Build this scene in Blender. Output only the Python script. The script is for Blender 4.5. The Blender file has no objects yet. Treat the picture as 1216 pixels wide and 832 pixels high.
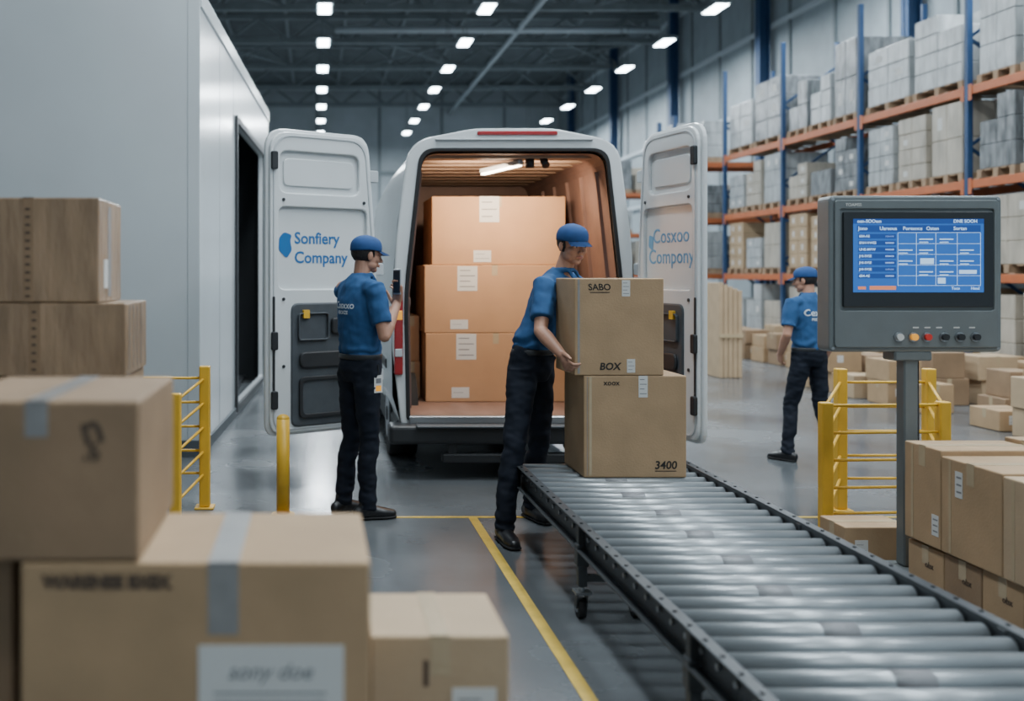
import bpy, bmesh, math, random
from mathutils import Vector, Matrix, noise
from mathutils.bvhtree import BVHTree
random.seed(7)
D=bpy.data; C=bpy.context
scene=C.scene; col=scene.collection
V=Vector

# ---------------------------------------------------------------- materials
def mat(name,base,rough=.5,metal=0,var=.0,vscale=6,bump=0,bscale=60,emis=None,estr=0,stretch=None,coat=0,rvar=0,detail=4,spec=None):
    m=D.materials.new(name); m.use_nodes=True
    nt=m.node_tree; b=nt.nodes['Principled BSDF']
    b.inputs['Base Color'].default_value=(*base,1)
    b.inputs['Roughness'].default_value=rough
    b.inputs['Metallic'].default_value=metal
    if coat: b.inputs['Coat Weight'].default_value=coat; b.inputs['Coat Roughness'].default_value=.15
    if spec is not None: b.inputs['Specular IOR Level'].default_value=spec
    tc=nt.nodes.new('ShaderNodeTexCoord'); mp=nt.nodes.new('ShaderNodeMapping')
    nt.links.new(tc.outputs['Object'],mp.inputs['Vector'])
    if stretch: mp.inputs['Scale'].default_value=stretch
    if var or rvar:
        n=nt.nodes.new('ShaderNodeTexNoise'); n.inputs['Scale'].default_value=vscale; n.inputs['Detail'].default_value=detail
        nt.links.new(mp.outputs[0],n.inputs['Vector'])
        r=nt.nodes.new('ShaderNodeMapRange'); r.inputs[1].default_value=.3; r.inputs[2].default_value=.7
        nt.links.new(n.outputs['Fac'],r.inputs[0])
        if var:
            x=nt.nodes.new('ShaderNodeMix'); x.data_type='RGBA'
            x.inputs[6].default_value=(*[c*(1-var) for c in base],1)
            x.inputs[7].default_value=(*[min(1,c*(1+var)) for c in base],1)
            nt.links.new(r.outputs[0],x.inputs[0]); nt.links.new(x.outputs[2],b.inputs['Base Color'])
        if rvar:
            q=nt.nodes.new('ShaderNodeMapRange'); q.inputs[1].default_value=.3; q.inputs[2].default_value=.7
            q.inputs[3].default_value=max(0.02,rough-rvar); q.inputs[4].default_value=rough+rvar
            nt.links.new(n.outputs['Fac'],q.inputs[0]); nt.links.new(q.outputs[0],b.inputs['Roughness'])
    if bump:
        n2=nt.nodes.new('ShaderNodeTexNoise'); n2.inputs['Scale'].default_value=bscale; n2.inputs['Detail'].default_value=3
        nt.links.new(mp.outputs[0],n2.inputs['Vector'])
        bp=nt.nodes.new('ShaderNodeBump'); bp.inputs['Strength'].default_value=bump; bp.inputs['Distance'].default_value=.02
        nt.links.new(n2.outputs['Fac'],bp.inputs['Height']); nt.links.new(bp.outputs[0],b.inputs['Normal'])
    if emis:
        b.inputs['Emission Color'].default_value=(*emis,1); b.inputs['Emission Strength'].default_value=estr
    return m

M_floor=mat('polished_concrete',(.108,.118,.126),.22,0,.22,.9,.04,9,rvar=.09,detail=8)
M_wall=mat('grey_wall',(.42,.47,.50),.7,0,.1,1)
M_wallp=mat('wall_panel',(.30,.35,.38),.6,0,.1,2)
M_ceil=mat('dark_ceiling',(.11,.13,.14),.8,0,.2,2)
M_steel=mat('truss_steel',(.20,.235,.25),.6,.0,.1,3)
M_steeld=mat('dark_steel',(.07,.085,.095),.6,.0,.1,3)
M_pipe=mat('pale_pipe',(.5,.56,.6),.5)
M_card=mat('cardboard',(.39,.26,.145),.72,0,.10,5,.08,90)
M_card2=mat('cardboard_dark',(.275,.18,.105),.7,0,.14,5,.08,90)
M_card_warm=mat('cardboard_lamp_tint',(.48,.275,.145),.7,0,.06,4,.05,90)  # card tinted orange: warm cargo lamp light put into the colour
M_cardl=mat('cardboard_light',(.44,.32,.20),.72,0,.08,5,.08,90)
M_seam=mat('carton_seam',(.10,.06,.03),.8)
M_tape=mat('packing_tape',(.46,.36,.23),.25,0,.05,20)
M_tapeg=mat('grey_tape',(.25,.245,.24),.3,0,.1,20)
M_label=mat('paper_label',(.62,.62,.60),.6)
M_ink=mat('marker_ink',(.02,.018,.015),.6)
M_markg=mat('print_and_band_grey',(.18,.18,.19),.6)
M_inkb=mat('faded_brown_ink',(.09,.06,.04),.6)
M_film=mat('stretch_film_carton',(.30,.20,.12),.28,0,.22,14,.5,22,stretch=(1,1,.25))
M_wrap=mat('wrapped_goods',(.43,.455,.465),.24,0,.22,7,.55,10,stretch=(1.2,1.2,.35),detail=2)
M_wrap2=mat('wrapped_goods_beige',(.46,.42,.355),.28,0,.18,6,.45,10,stretch=(1.2,1.2,.35),detail=2)
M_wrap3=mat('wrapped_goods_dark',(.22,.235,.245),.2,0,.4,9,.6,12,stretch=(1.2,1.2,.35),detail=2)
M_wood=mat('pallet_wood',(.36,.25,.16),.8,0,.25,8)
M_vanw=mat('van_white_paint',(.62,.65,.66),.25,0,.03,2,coat=.4)
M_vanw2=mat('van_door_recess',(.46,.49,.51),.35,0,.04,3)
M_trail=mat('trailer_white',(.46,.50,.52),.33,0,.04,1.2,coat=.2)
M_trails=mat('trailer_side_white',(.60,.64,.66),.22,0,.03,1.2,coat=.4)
M_trseam=mat('trailer_seam',(.30,.33,.35),.4)
M_liner=mat('cargo_liner',(.17,.10,.08),.55,0,.15,4,.1,20)
M_linc=mat('cargo_ceiling',(.34,.23,.16),.5,0,.1,6)
M_ply=mat('cargo_floor',(.20,.12,.09),.5,0,.2,7,stretch=(1,.2,1))
M_black=mat('black_plastic',(.018,.02,.023),.45,0,.1,10)
M_dgrey=mat('door_trim_grey',(.055,.065,.075),.5,0,.1,12)
M_rub=mat('rubber',(.012,.012,.013),.8)
M_red=mat('tail_lamp_red',(.30,.012,.015),.15,coat=.5)
M_yel=mat('safety_yellow',(.68,.39,.03),.4,0,.08,8)
M_yline=mat('floor_line_yellow',(.55,.37,.06),.45,0,.2,9)
M_blue=mat('rack_blue',(.02,.06,.15),.45,0,.1,8)
M_or=mat('rack_orange',(.50,.14,.05),.45,0,.1,6)
M_roll=mat('roller_steel',(.27,.295,.31),.34,.55,.10,6)
M_rail=mat('conveyor_rail',(.06,.067,.073),.42,.4,.12,14)
M_bolt=mat('bolt_zinc',(.38,.40,.42),.3,.9)
M_house=mat('terminal_housing',(.15,.17,.175),.4,.15,.05,10,.03,120)
M_housed=mat('terminal_bezel',(.02,.024,.028),.3)
M_scr=mat('screen_blue',(.01,.05,.18),.2,emis=(.025,.13,.47),estr=1.0)
M_scrd=mat('screen_cell',(.01,.03,.12),.2,emis=(.012,.07,.32),estr=.8)
M_scrl=mat('screen_light',(.4,.6,.8),.3,emis=(.45,.68,1),estr=.9)
M_scrr=mat('screen_button_red',(.5,.15,.08),.3,emis=(.9,.3,.15),estr=.7)
M_btn_o=mat('button_amber',(.8,.35,.03),.3,emis=(1,.4,.05),estr=.5)
M_btn_r=mat('button_red',(.6,.04,.03),.3)
M_shirt=mat('shirt_blue',(.026,.085,.205),.85,0,.12,14,.06,420,spec=.25)
M_pants=mat('trousers_navy',(.008,.011,.019),.85,0,.15,12,.06,420,spec=.25)
M_cap=mat('cap_blue',(.018,.066,.20),.75,0,.08,20,.05,400,spec=.3)
M_skin=mat('skin',(.43,.225,.15),.52,0,.08,20,.03,200)
M_lip=mat('lips',(.36,.13,.10),.45)
M_hair=mat('hair',(.012,.009,.008),.6,0,.3,60,.5,150)
M_eyew=mat('eye_white',(.5,.48,.45),.3)
M_eyed=mat('eye_iris',(.02,.012,.008),.2)
M_shoe=mat('shoe_black',(.010,.010,.012),.35)
M_white=mat('print_white',(.6,.65,.7),.6)
M_logo=mat('print_blue',(.012,.13,.36),.5)
M_logol=mat('print_pale_blue',(.15,.36,.58),.5)
M_phone=mat('phone_grey',(.35,.37,.39),.3)
M_lamp=mat('lamp_panel',(.9,.95,1),.4,emis=(.80,.93,1.0),estr=26)
M_lampw=mat('cargo_lamp_panel',(1,.9,.8),.4,emis=(1,.86,.68),estr=14)
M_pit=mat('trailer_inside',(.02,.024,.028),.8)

# ---------------------------------------------------------------- mesh builder
class MB:
    def __init__(s): s.bm=bmesh.new(); s.mats=[]
    def mi(s,m):
        if m not in s.mats: s.mats.append(m)
        return s.mats.index(m)
    def addmesh(s,me,m,mtx=None,smooth=False):
        b=bmesh.new(); b.from_mesh(me); s.add(b,m,mtx,smooth)
    def add(s,b,m,mtx=None,smooth=False):
        if mtx is not None: b.transform(mtx)
        i=s.mi(m)
        for f in b.faces: f.material_index=i; f.smooth=smooth
        me=D.meshes.new('t'); b.to_mesh(me); b.free(); s.bm.from_mesh(me); D.meshes.remove(me)
    def box(s,x0,x1,y0,y1,z0,z1,m,bev=0,seg=1,mtx=None):
        b=bmesh.new(); bmesh.ops.create_cube(b,size=1)
        for v in b.verts:
            v.co=V((x0+(v.co.x+.5)*(x1-x0),y0+(v.co.y+.5)*(y1-y0),z0+(v.co.z+.5)*(z1-z0)))
        if bev: bmesh.ops.bevel(b,geom=b.edges[:],offset=bev,segments=seg,profile=.5,affect='EDGES')
        s.add(b,m,mtx)
    def beam(s,p0,p1,w,h,m,bev=0):
        p0=V(p0);p1=V(p1); d=p1-p0; L=d.length
        q=d.to_track_quat('X','Z').to_matrix().to_4x4()
        s.box(0,L,-w/2,w/2,-h/2,h/2,m,bev,mtx=Matrix.Translation(p0)@q)
    def cyl(s,p0,p1,r,m,seg=20,r2=None,smooth=True,bev=0):
        p0=V(p0);p1=V(p1); d=p1-p0
        b=bmesh.new(); bmesh.ops.create_cone(b,cap_ends=True,segments=seg,radius1=r,radius2=r if r2 is None else r2,depth=d.length)
        q=d.to_track_quat('Z','Y').to_matrix().to_4x4()
        b.transform(Matrix.Translation((p0+p1)/2)@q)
        i=s.mi(m)
        for f in b.faces: f.material_index=i; f.smooth=smooth and len(f.verts)==4
        me=D.meshes.new('t'); b.to_mesh(me); b.free(); s.bm.from_mesh(me); D.meshes.remove(me)
    def tube(s,pts,rad,m,side=None,seg=14):
        s.add(tube_bm(pts,rad,side,seg),m,smooth=True)
    def ell(s,c,r,m,mtx=None,sub=3):
        s.add(ell_bm(c,r,sub),m,mtx,smooth=True)
    def plate(s,outer,holes,z0,z1,m,bev=0,mtx=None,smooth=False):
        cu=D.curves.new('c','CURVE'); cu.dimensions='2D'; cu.fill_mode='BOTH'
        for lp in [outer]+list(holes):
            sp=cu.splines.new('POLY'); sp.points.add(len(lp)-1)
            for i,p in enumerate(lp): sp.points[i].co=(p[0],p[1],0,1)
            sp.use_cyclic_u=True
        cu.extrude=max(.0001,(z1-z0)/2-bev); cu.bevel_depth=bev; cu.bevel_resolution=1; cu.offset=-bev
        ob=D.objects.new('c',cu); col.objects.link(ob); C.view_layer.update()
        me=D.meshes.new_from_object(ob.evaluated_get(C.evaluated_depsgraph_get()))
        D.objects.remove(ob); D.curves.remove(cu)
        mm=Matrix.Translation((0,0,(z0+z1)/2))
        if mtx is not None: mm=mtx@mm
        s.addmesh(me,m,mm,smooth); D.meshes.remove(me)
    def text(s,t,size,m,mtx,bold=0,depth=.0006,align='CENTER',shrink=None,spacing=1,shear=0,line=1):
        cu=D.curves.new('tx','FONT'); cu.body=t; cu.size=size; cu.extrude=depth; cu.offset=bold
        cu.align_x=align; cu.align_y='CENTER'; cu.space_character=spacing; cu.resolution_u=3; cu.shear=shear; cu.space_line=line
        ob=D.objects.new('tx',cu); col.objects.link(ob); C.view_layer.update()
        me=D.meshes.new_from_object(ob.evaluated_get(C.evaluated_depsgraph_get()))
        D.objects.remove(ob); D.curves.remove(cu)
        b=bmesh.new(); b.from_mesh(me); D.meshes.remove(me); b.transform(mtx)
        if shrink:
            bvh,dr=shrink
            bmesh.ops.triangulate(b,faces=b.faces[:])
            for _ in range(1): bmesh.ops.subdivide_edges(b,edges=[e for e in b.edges if e.calc_length()>.012],cuts=1)
            for v in b.verts:
                h=bvh.ray_cast(v.co-dr*.4,dr)
                if h[0] is not None: v.co=h[0]-dr*.003
        s.add(b,m)
    def obj(s,name,parent=None):
        xs=[v.co for v in s.bm.verts]
        mn=V((min(v.x for v in xs),min(v.y for v in xs),min(v.z for v in xs)))
        mx=V((max(v.x for v in xs),max(v.y for v in xs),max(v.z for v in xs)))
        o=V(((mn.x+mx.x)/2,(mn.y+mx.y)/2,mn.z))
        s.bm.transform(Matrix.Translation(-o))
        me=D.meshes.new(name); s.bm.to_mesh(me); s.bm.free()
        for m in s.mats: me.materials.append(m)
        ob=D.objects.new(name,me); col.objects.link(ob); ob.location=o
        if parent: ob.parent=parent; ob.matrix_parent_inverse=Matrix.Translation(-parent.location)
        return ob

def ell_bm(c,r,sub=3):
    b=bmesh.new(); bmesh.ops.create_icosphere(b,subdivisions=sub,radius=1)
    for v in b.verts: v.co=V((c[0]+v.co.x*r[0],c[1]+v.co.y*r[1],c[2]+v.co.z*r[2]))
    return b
def tube_bm(pts,rad,side=None,seg=16,caps=True):
    pts=[V(p) for p in pts]; rad=[(r,r) if not isinstance(r,(tuple,list)) else r for r in rad]
    n=len(pts); T=[]
    for i in range(n):
        a=pts[max(0,i-1)]; c=pts[min(n-1,i+1)]; T.append((c-a).normalized())
    P=[];Rr=[];TT=[]
    if caps:
        for a in (75,50,25):
            a=math.radians(a); mr=min(rad[0]); P.append(pts[0]-T[0]*mr*math.sin(a)); k=math.cos(a); Rr.append((rad[0][0]*k,rad[0][1]*k)); TT.append(T[0])
    for i in range(n): P.append(pts[i]);Rr.append(rad[i]);TT.append(T[i])
    if caps:
        for a in (25,50,75):
            a=math.radians(a); mr=min(rad[-1]); P.append(pts[-1]+T[-1]*mr*math.sin(a)); k=math.cos(a); Rr.append((rad[-1][0]*k,rad[-1][1]*k)); TT.append(T[-1])
    b=bmesh.new(); rings=[]
    s0=V(side) if side is not None else None
    for p,r,t in zip(P,Rr,TT):
        if s0 is None:
            s0=V((1,0,0)) if abs(t.x)<.8 else V((0,1,0))
        u=(s0-t*s0.dot(t)).normalized(); w=t.cross(u)
        if side is None: s0=u
        rings.append([b.verts.new(p+u*r[0]*math.cos(2*math.pi*k/seg)+w*r[1]*math.sin(2*math.pi*k/seg)) for k in range(seg)])
    for a,c in zip(rings,rings[1:]):
        for k in range(seg): b.faces.new((a[k],a[(k+1)%seg],c[(k+1)%seg],c[k]))
    b.faces.new(rings[0][::-1]); b.faces.new(rings[-1])
    return b
def merge(bms):
    out=bmesh.new()
    for b in bms:
        me=D.meshes.new('t'); b.to_mesh(me); b.free(); out.from_mesh(me); D.meshes.remove(me)
    return out
def remesh(bms,voxel,sm=3):
    b=merge(bms); bmesh.ops.recalc_face_normals(b,faces=b.faces[:])
    me=D.meshes.new('r'); b.to_mesh(me); b.free()
    ob=D.objects.new('r',me); col.objects.link(ob)
    r=ob.modifiers.new('r','REMESH'); r.mode='VOXEL'; r.voxel_size=voxel
    if sm:
        q=ob.modifiers.new('s','SMOOTH'); q.iterations=sm; q.factor=.5
    C.view_layer.update()
    m2=D.meshes.new_from_object(ob.evaluated_get(C.evaluated_depsgraph_get()))
    D.objects.remove(ob); D.meshes.remove(me)
    b=bmesh.new(); b.from_mesh(m2); D.meshes.remove(m2)
    return b
def wrinkle(b,amp,sc,zs=1,seed=0):
    b.normal_update()
    for v in b.verts:
        c=v.co; p=V((c.x*sc+seed,c.y*sc,c.z*sc*zs))
        v.co=c+v.normal*(amp*(noise.noise(p)+.5*noise.noise(p*2.3)))
def rpoly(pts,rads,n=6):
    out=[]; L=len(pts)
    for i in range(L):
        p=V(pts[i]); a=V(pts[i-1]); c=V(pts[(i+1)%L]); r=rads[i] if isinstance(rads,(list,tuple)) else rads
        if r<=0: out.append(tuple(p)); continue
        da=(a-p).normalized(); dc=(c-p).normalized(); s=p+da*r; e=p+dc*r
        for k in range(n+1):
            t=k/n; q=s*(1-t)**2+p*2*t*(1-t)+e*t*t; out.append((q.x,q.y))
    return out
def rect(x0,x1,z0,z1,r=0,n=4):
    return rpoly([(x0,z0),(x1,z0),(x1,z1),(x0,z1)],r,n)
def frame(o,x,n=None):
    x=V(x).normalized(); z=V((0,0,1)); w=x.cross(z)
    m=Matrix(((x.x,z.x,w.x,o[0]),(x.y,z.y,w.y,o[1]),(x.z,z.z,w.z,o[2]),(0,0,0,1)))
    return m
def FR(x,y,z,rot=0):
    return frame((x,y,z),(1,0,0))@Matrix.Rotation(rot,4,'Z')
def FL(x,y,z,rot=0):
    return frame((x,y,z),(0,-1,0))@Matrix.Rotation(rot,4,'Z')

# ---------------------------------------------------------------- cartons
def carton(mb,x0,x1,y0,y1,z0,z1,m=None,tape=None,axis='y',tw=.05,bev=.006,seam=True,drop=.09,tapez=True,toff=0):
    m=m or M_card; tape=tape or M_tape
    b=bmesh.new(); bmesh.ops.create_cube(b,size=1)
    for v in b.verts:
        v.co=V((x0+(v.co.x+.5)*(x1-x0),y0+(v.co.y+.5)*(y1-y0),z0+(v.co.z+.5)*(z1-z0)))
    bmesh.ops.bevel(b,geom=b.edges[:],offset=bev,segments=2,profile=.5,affect='EDGES')
    mb.add(b,m)
    xc=(x0+x1)/2+toff; yc=(y0+y1)/2; e=.0012
    if axis=='y':
        if seam: mb.box(xc-.002,xc+.002,y0+.004,y1-.004,z1-.002,z1+.0006,M_seam)
        if tapez:
            mb.box(xc-tw/2,xc+tw/2,y0-e,y1+e,z1-.001,z1+e,tape)
            mb.box(xc-tw/2,xc+tw/2,y0-e,y0+.001,z1-drop,z1+e,tape); mb.box(xc-tw/2,xc+tw/2,y1-.001,y1+e,z1-drop,z1+e,tape)
    else:
        if seam: mb.box(x0+.004,x1-.004,yc-.002,yc+.002,z1-.002,z1+.0006,M_seam)
        if tapez:
            mb.box(x0-e,x1+e,yc-tw/2,yc+tw/2,z1-.001,z1+e,tape)
            mb.box(x0-e,x0+.001,yc-tw/2,yc+tw/2,z1-drop,z1+e,tape); mb.box(x1-.001,x1+e,yc-tw/2,yc+tw/2,z1-drop,z1+e,tape)
def label_f(mb,x,y,z,w,h,lines=3):
    mb.box(x-w/2,x+w/2,y-.0016,y,z-h/2,z+h/2,M_label)
    for i in range(lines):
        zz=z+h/2-h*(i+.8)/(lines+.6); mb.box(x-w*.38,x+w*(.38 if i%2 else .15),y-.002,y,zz-h*.018,zz+h*.018,M_markg)
def label_l(mb,x,y,z,w,h,lines=3):
    mb.box(x-.0016,x,y-w/2,y+w/2,z-h/2,z+h/2,M_label)
    for i in range(lines):
        zz=z+h/2-h*(i+.8)/(lines+.6); mb.box(x-.002,x,y-w*.38,y+w*.3,zz-h*.035,zz+h*.035,M_markg)

# ================================================================ ROOM
XR=11.3; XL=-9; YB=45; YF=-3; ZC=10.2
def simple(name,args,m):
    b=MB(); b.box(*args,m); return b.obj(name)
b=MB(); b.box(XL,XR,YF,YB,-.2,0,M_floor)
b.obj('floor')
simple('ceiling',(XL,XR,YF,YB,ZC,ZC+.2),M_ceil)
b=MB(); b.box(XL,XR,YB,YB+.2,0,ZC,M_wall)
for i in range(7): b.box(XL+.3+i*2.9,XL+.42+i*2.9,YB-.04,YB,0,ZC,M_steel)
b.box(XL,XR,YB-.1,YB,6.1,6.3,M_steel); b.box(XL,XR,YB-.1,YB,3.1,3.3,M_steel)
b.obj('wall_back')
b=MB(); b.box(XR,XR+.2,YF,YB,0,ZC,M_wallp)
for i in range(24): b.box(XR-.05,XR,YF+i*2,YF+.08+i*2,0,ZC,M_steel)
for i in range(5): b.box(XR-.08,XR,YF,YB,1.9+i*1.9,2.02+i*1.9,M_pipe)
b.obj('wall_right')
simple('wall_left',(XL-.2,XL,YF,YB,0,ZC),M_wall)
simple('wall_front',(XL,XR,YF-.2,YF,0,ZC),M_wall)
b=MB()
for y in (12,18,24,30,36,42):
    b.box(XR-.36,XR-.1,y-.015,y+.015,0,ZC,M_blue); b.box(XR-.36,XR-.33,y-.12,y+.12,0,ZC,M_blue); b.box(XR-.13,XR-.1,y-.12,y+.12,0,ZC,M_blue)
b.obj('steel_columns')
b=MB()
for y in (9,14,19,24,28,32,36,40,44):
    b.box(XL,XR,y-.09,y+.09,9.15,9.33,M_steel); b.box(XL,XR,y-.09,y+.09,9.95,10.1,M_steel)
    n=10; w=(XR-XL)/n
    for i in range(n):
        xa=XL+i*w; b.beam((xa,y,9.25),(xa+w/2,y,10.0),.09,.09,M_steel); b.beam((xa+w/2,y,10.0),(xa+w,y,9.25),.09,.09,M_steel)
for x in (-7,-5,-3,-1,1,3,5,7,9):
    b.box(x-.05,x+.05,YF,YB,10.08,10.2,M_steel)
for (ya,yb) in ((24,28),(32,36)):
    for x in (-4,2,8): b.beam((x,ya,9.3),(x+3,yb,9.3),.06,.06,M_steel); b.beam((x+3,ya,9.3),(x,yb,9.3),.06,.06,M_steel)
b.obj('roof_trusses')
b=MB(); b.cyl((.6,29.8,9.05),(10.6,29.8,9.05),.10,M_pipe); b.cyl((6.2,22,9.0),(6.2,YB,9.0),.07,M_pipe)
b.obj('ceiling_pipes')

def lamp(x,y,light):
    b=MB(); z=7.5
    b.box(x-.2,x+.2,y-.45,y+.45,z+.02,z+.1,M_steel,.02)
    b.box(x-.14,x+.14,y-.38,y+.38,z-.005,z+.02,M_lamp)
    b.cyl((x,y-.3,z+.1),(x,y-.3,9.2),.012,M_steel,6); b.cyl((x,y+.3,z+.1),(x,y+.3,9.2),.012,M_steel,6)
    o=b.obj('high_bay_lamp')
    if light:
        l=D.lights.new('highbay','AREA'); l.shape='RECTANGLE'; l.size=.8; l.size_y=1.8; l.energy=light; l.color=(.86,.945,1.0)
        lo=D.objects.new('lamp_light',l); col.objects.link(lo); lo.location=(x,y,z-.05); lo.parent=o; lo.matrix_parent_inverse=Matrix.Translation(-o.location)
for i in range(14):
    y=-.6+3.2*i
    for j,x in enumerate((.2,3.85,9.0)):
        e=0
        if i in (2,4,6,8,10): e=275
        if i==0: e=125
        if i==1 and j==1: e=140
        if i==12: e=480
        if j==2 and e: e*=1.1
        lamp(x,y,e)

# ================================================================ FLOOR LINES
b=MB(); b.box(-1.3,4.6,6.15,6.185,0,.003,M_yline); b.box(.97,1.025,.3,6.15,0,.003,M_yline)
b.obj('floor_marking')

# ================================================================ WHITE TRAILER
b=MB()
H=3.95
A=V((-.98,8.2,0)); Bp=V((-.71,14.4,0)); L=(Bp-A).length
fr=frame((-6.5,8.2,.0),(1,0,0))
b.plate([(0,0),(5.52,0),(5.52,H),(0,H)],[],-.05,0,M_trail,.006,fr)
b.box(-1.085,-1.08,8.197,8.2,.05,H-.03,M_trseam)
b.box(-6.5,-.985,8.185,8.2,0,.14,M_steeld)
x=(Bp-A).normalized(); w=x.cross(V((0,0,1)))
fs=Matrix(((x.x,0,w.x,A.x),(x.y,0,w.y,A.y),(0,1,0,0),(0,0,0,1)))
hole=rect(2.4,5.4,.12,3.2,.03)
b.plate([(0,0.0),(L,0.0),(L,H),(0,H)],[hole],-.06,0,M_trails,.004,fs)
b.plate(rect(2.32,5.48,.04,3.28,.04),[rect(2.4,5.4,.12,3.2,.03)],0,.03,M_black,.004,fs)
for xx in (1.15,2.2): b.plate([(xx-.004,.1),(xx+.004,.1),(xx+.004,H-.1),(xx-.004,H-.1)],[],0,.002,M_trseam,0,fs)
b.plate([(0,H-.14),(L,H-.14),(L,H),(0,H)],[],0,.02,M_trails,.005,fs)
b.plate([(0,0),(2.3,0),(2.3,.1),(0,.1)],[],0,.02,M_steeld,.003,fs)
b.box(-6.5,-.75,14.34,14.4,0,H,M_trail); b.box(-6.5,-6.45,8.2,14.4,0,H,M_trail)
b.plate([(-6.5,8.2),(-.98,8.2),(-.71,14.4),(-6.5,14.4)],[],H-.02,H+.04,M_trail)
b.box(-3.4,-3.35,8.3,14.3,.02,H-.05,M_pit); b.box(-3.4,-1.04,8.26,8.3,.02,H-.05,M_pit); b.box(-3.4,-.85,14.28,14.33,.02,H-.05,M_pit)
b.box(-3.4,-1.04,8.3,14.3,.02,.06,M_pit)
for zz in (.9,1.7,2.5): b.box(-2.6,-1.4,10.6,13.8,zz,zz+.05,M_steel)
for k in range(5): b.box(-2.0,-1.5,10.9+k*.55,11.3+k*.55,1.75,2.1,M_wrap3,.01); b.box(-2.0,-1.5,10.8+k*.58,11.2+k*.58,.95,1.35,M_card2,.01)
b.obj('cargo_trailer')

# ================================================================ VAN
van=D.objects.new('delivery_van',None); col.objects.link(van); van.location=(1.51,7.4,0)
def vobj(mb,n): return mb.obj(n,van)
CX=1.51
half=[(.86,.40),(.925,.62),(.93,1.0),(.925,1.45),(.885,1.95),(.83,2.3),(.76,2.48),(.64,2.59),(.45,2.635),(0,2.66)]
def sect(y,sw=1,zt=None,zb=.40):
    pts=[]
    for w,z in half:
        zz=zb+(z-.40)*((zt-zb)/(2.26)) if zt else z
        pts.append((w*sw,zz))
    return [V((CX+w,y,z)) for w,z in pts]+[V((CX-w,y,z)) for w,z in pts[::-1][1:]]
b=MB(); bm=bmesh.new()
secs=[sect(7.40),sect(7.46,1.004,2.665),sect(9.5,1.01,2.67),sect(11.0,1.0,2.62),sect(11.6,.97,2.45),sect(12.3,.94,1.75),sect(12.6,.93,1.35),sect(13.1,.88,1.15),sect(13.3,.8,.9)]
rings=[[bm.verts.new(p) for p in s] for s in secs]
for a,c in zip(rings,rings[1:]):
    for k in range(len(a)-1): bm.faces.new((a[k],a[k+1],c[k+1],c[k]))
bm.faces.new(rings[-1])
for a,c in zip(rings[1:],rings[2:]): bm.faces.new((a[0],c[0],c[-1],a[-1]))
bmesh.ops.recalc_face_normals(bm,faces=bm.faces[:])
b.add(bm,M_vanw,smooth=True)
outl=rpoly([(-.86,.40),(.86,.40),(.93,1.0),(.90,1.8),(.80,2.56),(.3,2.66),(-.3,2.66),(-.80,2.56),(-.90,1.8),(-.93,1.0)],[.03,.03,.1,.2,.17,.1,.1,.17,.2,.1])
opn=rpoly([(-.81,.44),(.81,.44),(.83,1.4),(.71,2.50),(-.71,2.50),(-.83,1.4)],[.03,.03,.2,.12,.12,.2])
ff=frame((CX,7.4,0),(1,0,0))
b.plate(outl,[opn],-.05,.02,M_vanw,.012,ff)
inn=[(p[0]*.975,.44+(p[1]-.44)*.985+.012) for p in opn]
b.plate([(p[0]*1.012,.44+(p[1]-.44)*1.006-.005) for p in opn],[inn],.005,.035,M_rub,.006,ff)
b.box(CX-.28,CX+.33,7.365,7.40,2.605,2.635,M_red,.006); b.box(CX-.6,CX+.6,7.36,7.4,2.565,2.58,M_vanw2,.004)
for s in (-1,1): b.box(CX+s*.93-.012,CX+s*.93+.012,7.9,11.6,.78,.86,M_black,.006)
vobj(b,'body')
b=MB(); bm=bmesh.new()
prof=[(p[0]*.97,.44+(p[1]-.44)*.985) for p in opn]
r0=[bm.verts.new((CX+p[0],7.41,p[1])) for p in prof]; r1=[bm.verts.new((CX+p[0],10.1,p[1])) for p in prof]
n=len(prof)
for k in range(n): bm.faces.new((r0[k],r0[(k+1)%n],r1[(k+1)%n],r1[k]))
bm.faces.new(r1)
b.add(bm,M_liner)
b.box(CX-.80,CX+.80,7.38,10.08,.425,.46,M_ply,.004)
b.box(CX-.8,CX+.8,7.35,7.42,.415,.468,M_bolt,.004)
for i in range(9): b.box(CX-.66,CX+.66,7.55+i*.28,7.7+i*.28,2.45,2.475,M_linc,.006)
for sx in (-1,1):
    for i in range(6):
        b.beam((CX+sx*.785,7.6+i*.45,.5),(CX+sx*.80,7.6+i*.45,1.4),.03,.05,M_liner); b.beam((CX+sx*.80,7.6+i*.45,1.4),(CX+sx*.70,7.6+i*.45,2.35),.03,.05,M_liner)
    b.box(CX+sx*.79-.015,CX+sx*.79+.015,7.5,10,1.3,1.36,M_liner)
vobj(b,'cargo_lining')
b=MB(); b.beam((1.36,7.95,2.39),(1.62,7.62,2.43),.06,.04,M_vanw2,.008); b.beam((1.37,7.935,2.366),(1.61,7.635,2.406),.045,.014,M_lampw)
b.cyl((1.68,7.6,2.46),(1.68,7.6,2.38),.035,M_black); b.cyl((1.78,7.6,2.46),(1.80,7.56,2.39),.03,M_black)
vobj(b,'cargo_lamp')
b=MB()
b.box(.55,2.47,7.24,7.46,.27,.415,M_black,.03,3); b.box(.75,2.27,7.2,7.3,.40,.42,M_dgrey,.006)
b.box(.95,2.1,7.26,7.34,.13,.2,M_black,.01); b.box(1.0,1.06,7.28,7.34,.15,.3,M_black); b.box(1.95,2.01,7.28,7.34,.15,.3,M_black)
b.box(.62,2.4,7.5,12.9,.24,.42,M_black,.02)
vobj(b,'rear_bumper')
b=MB()
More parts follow.
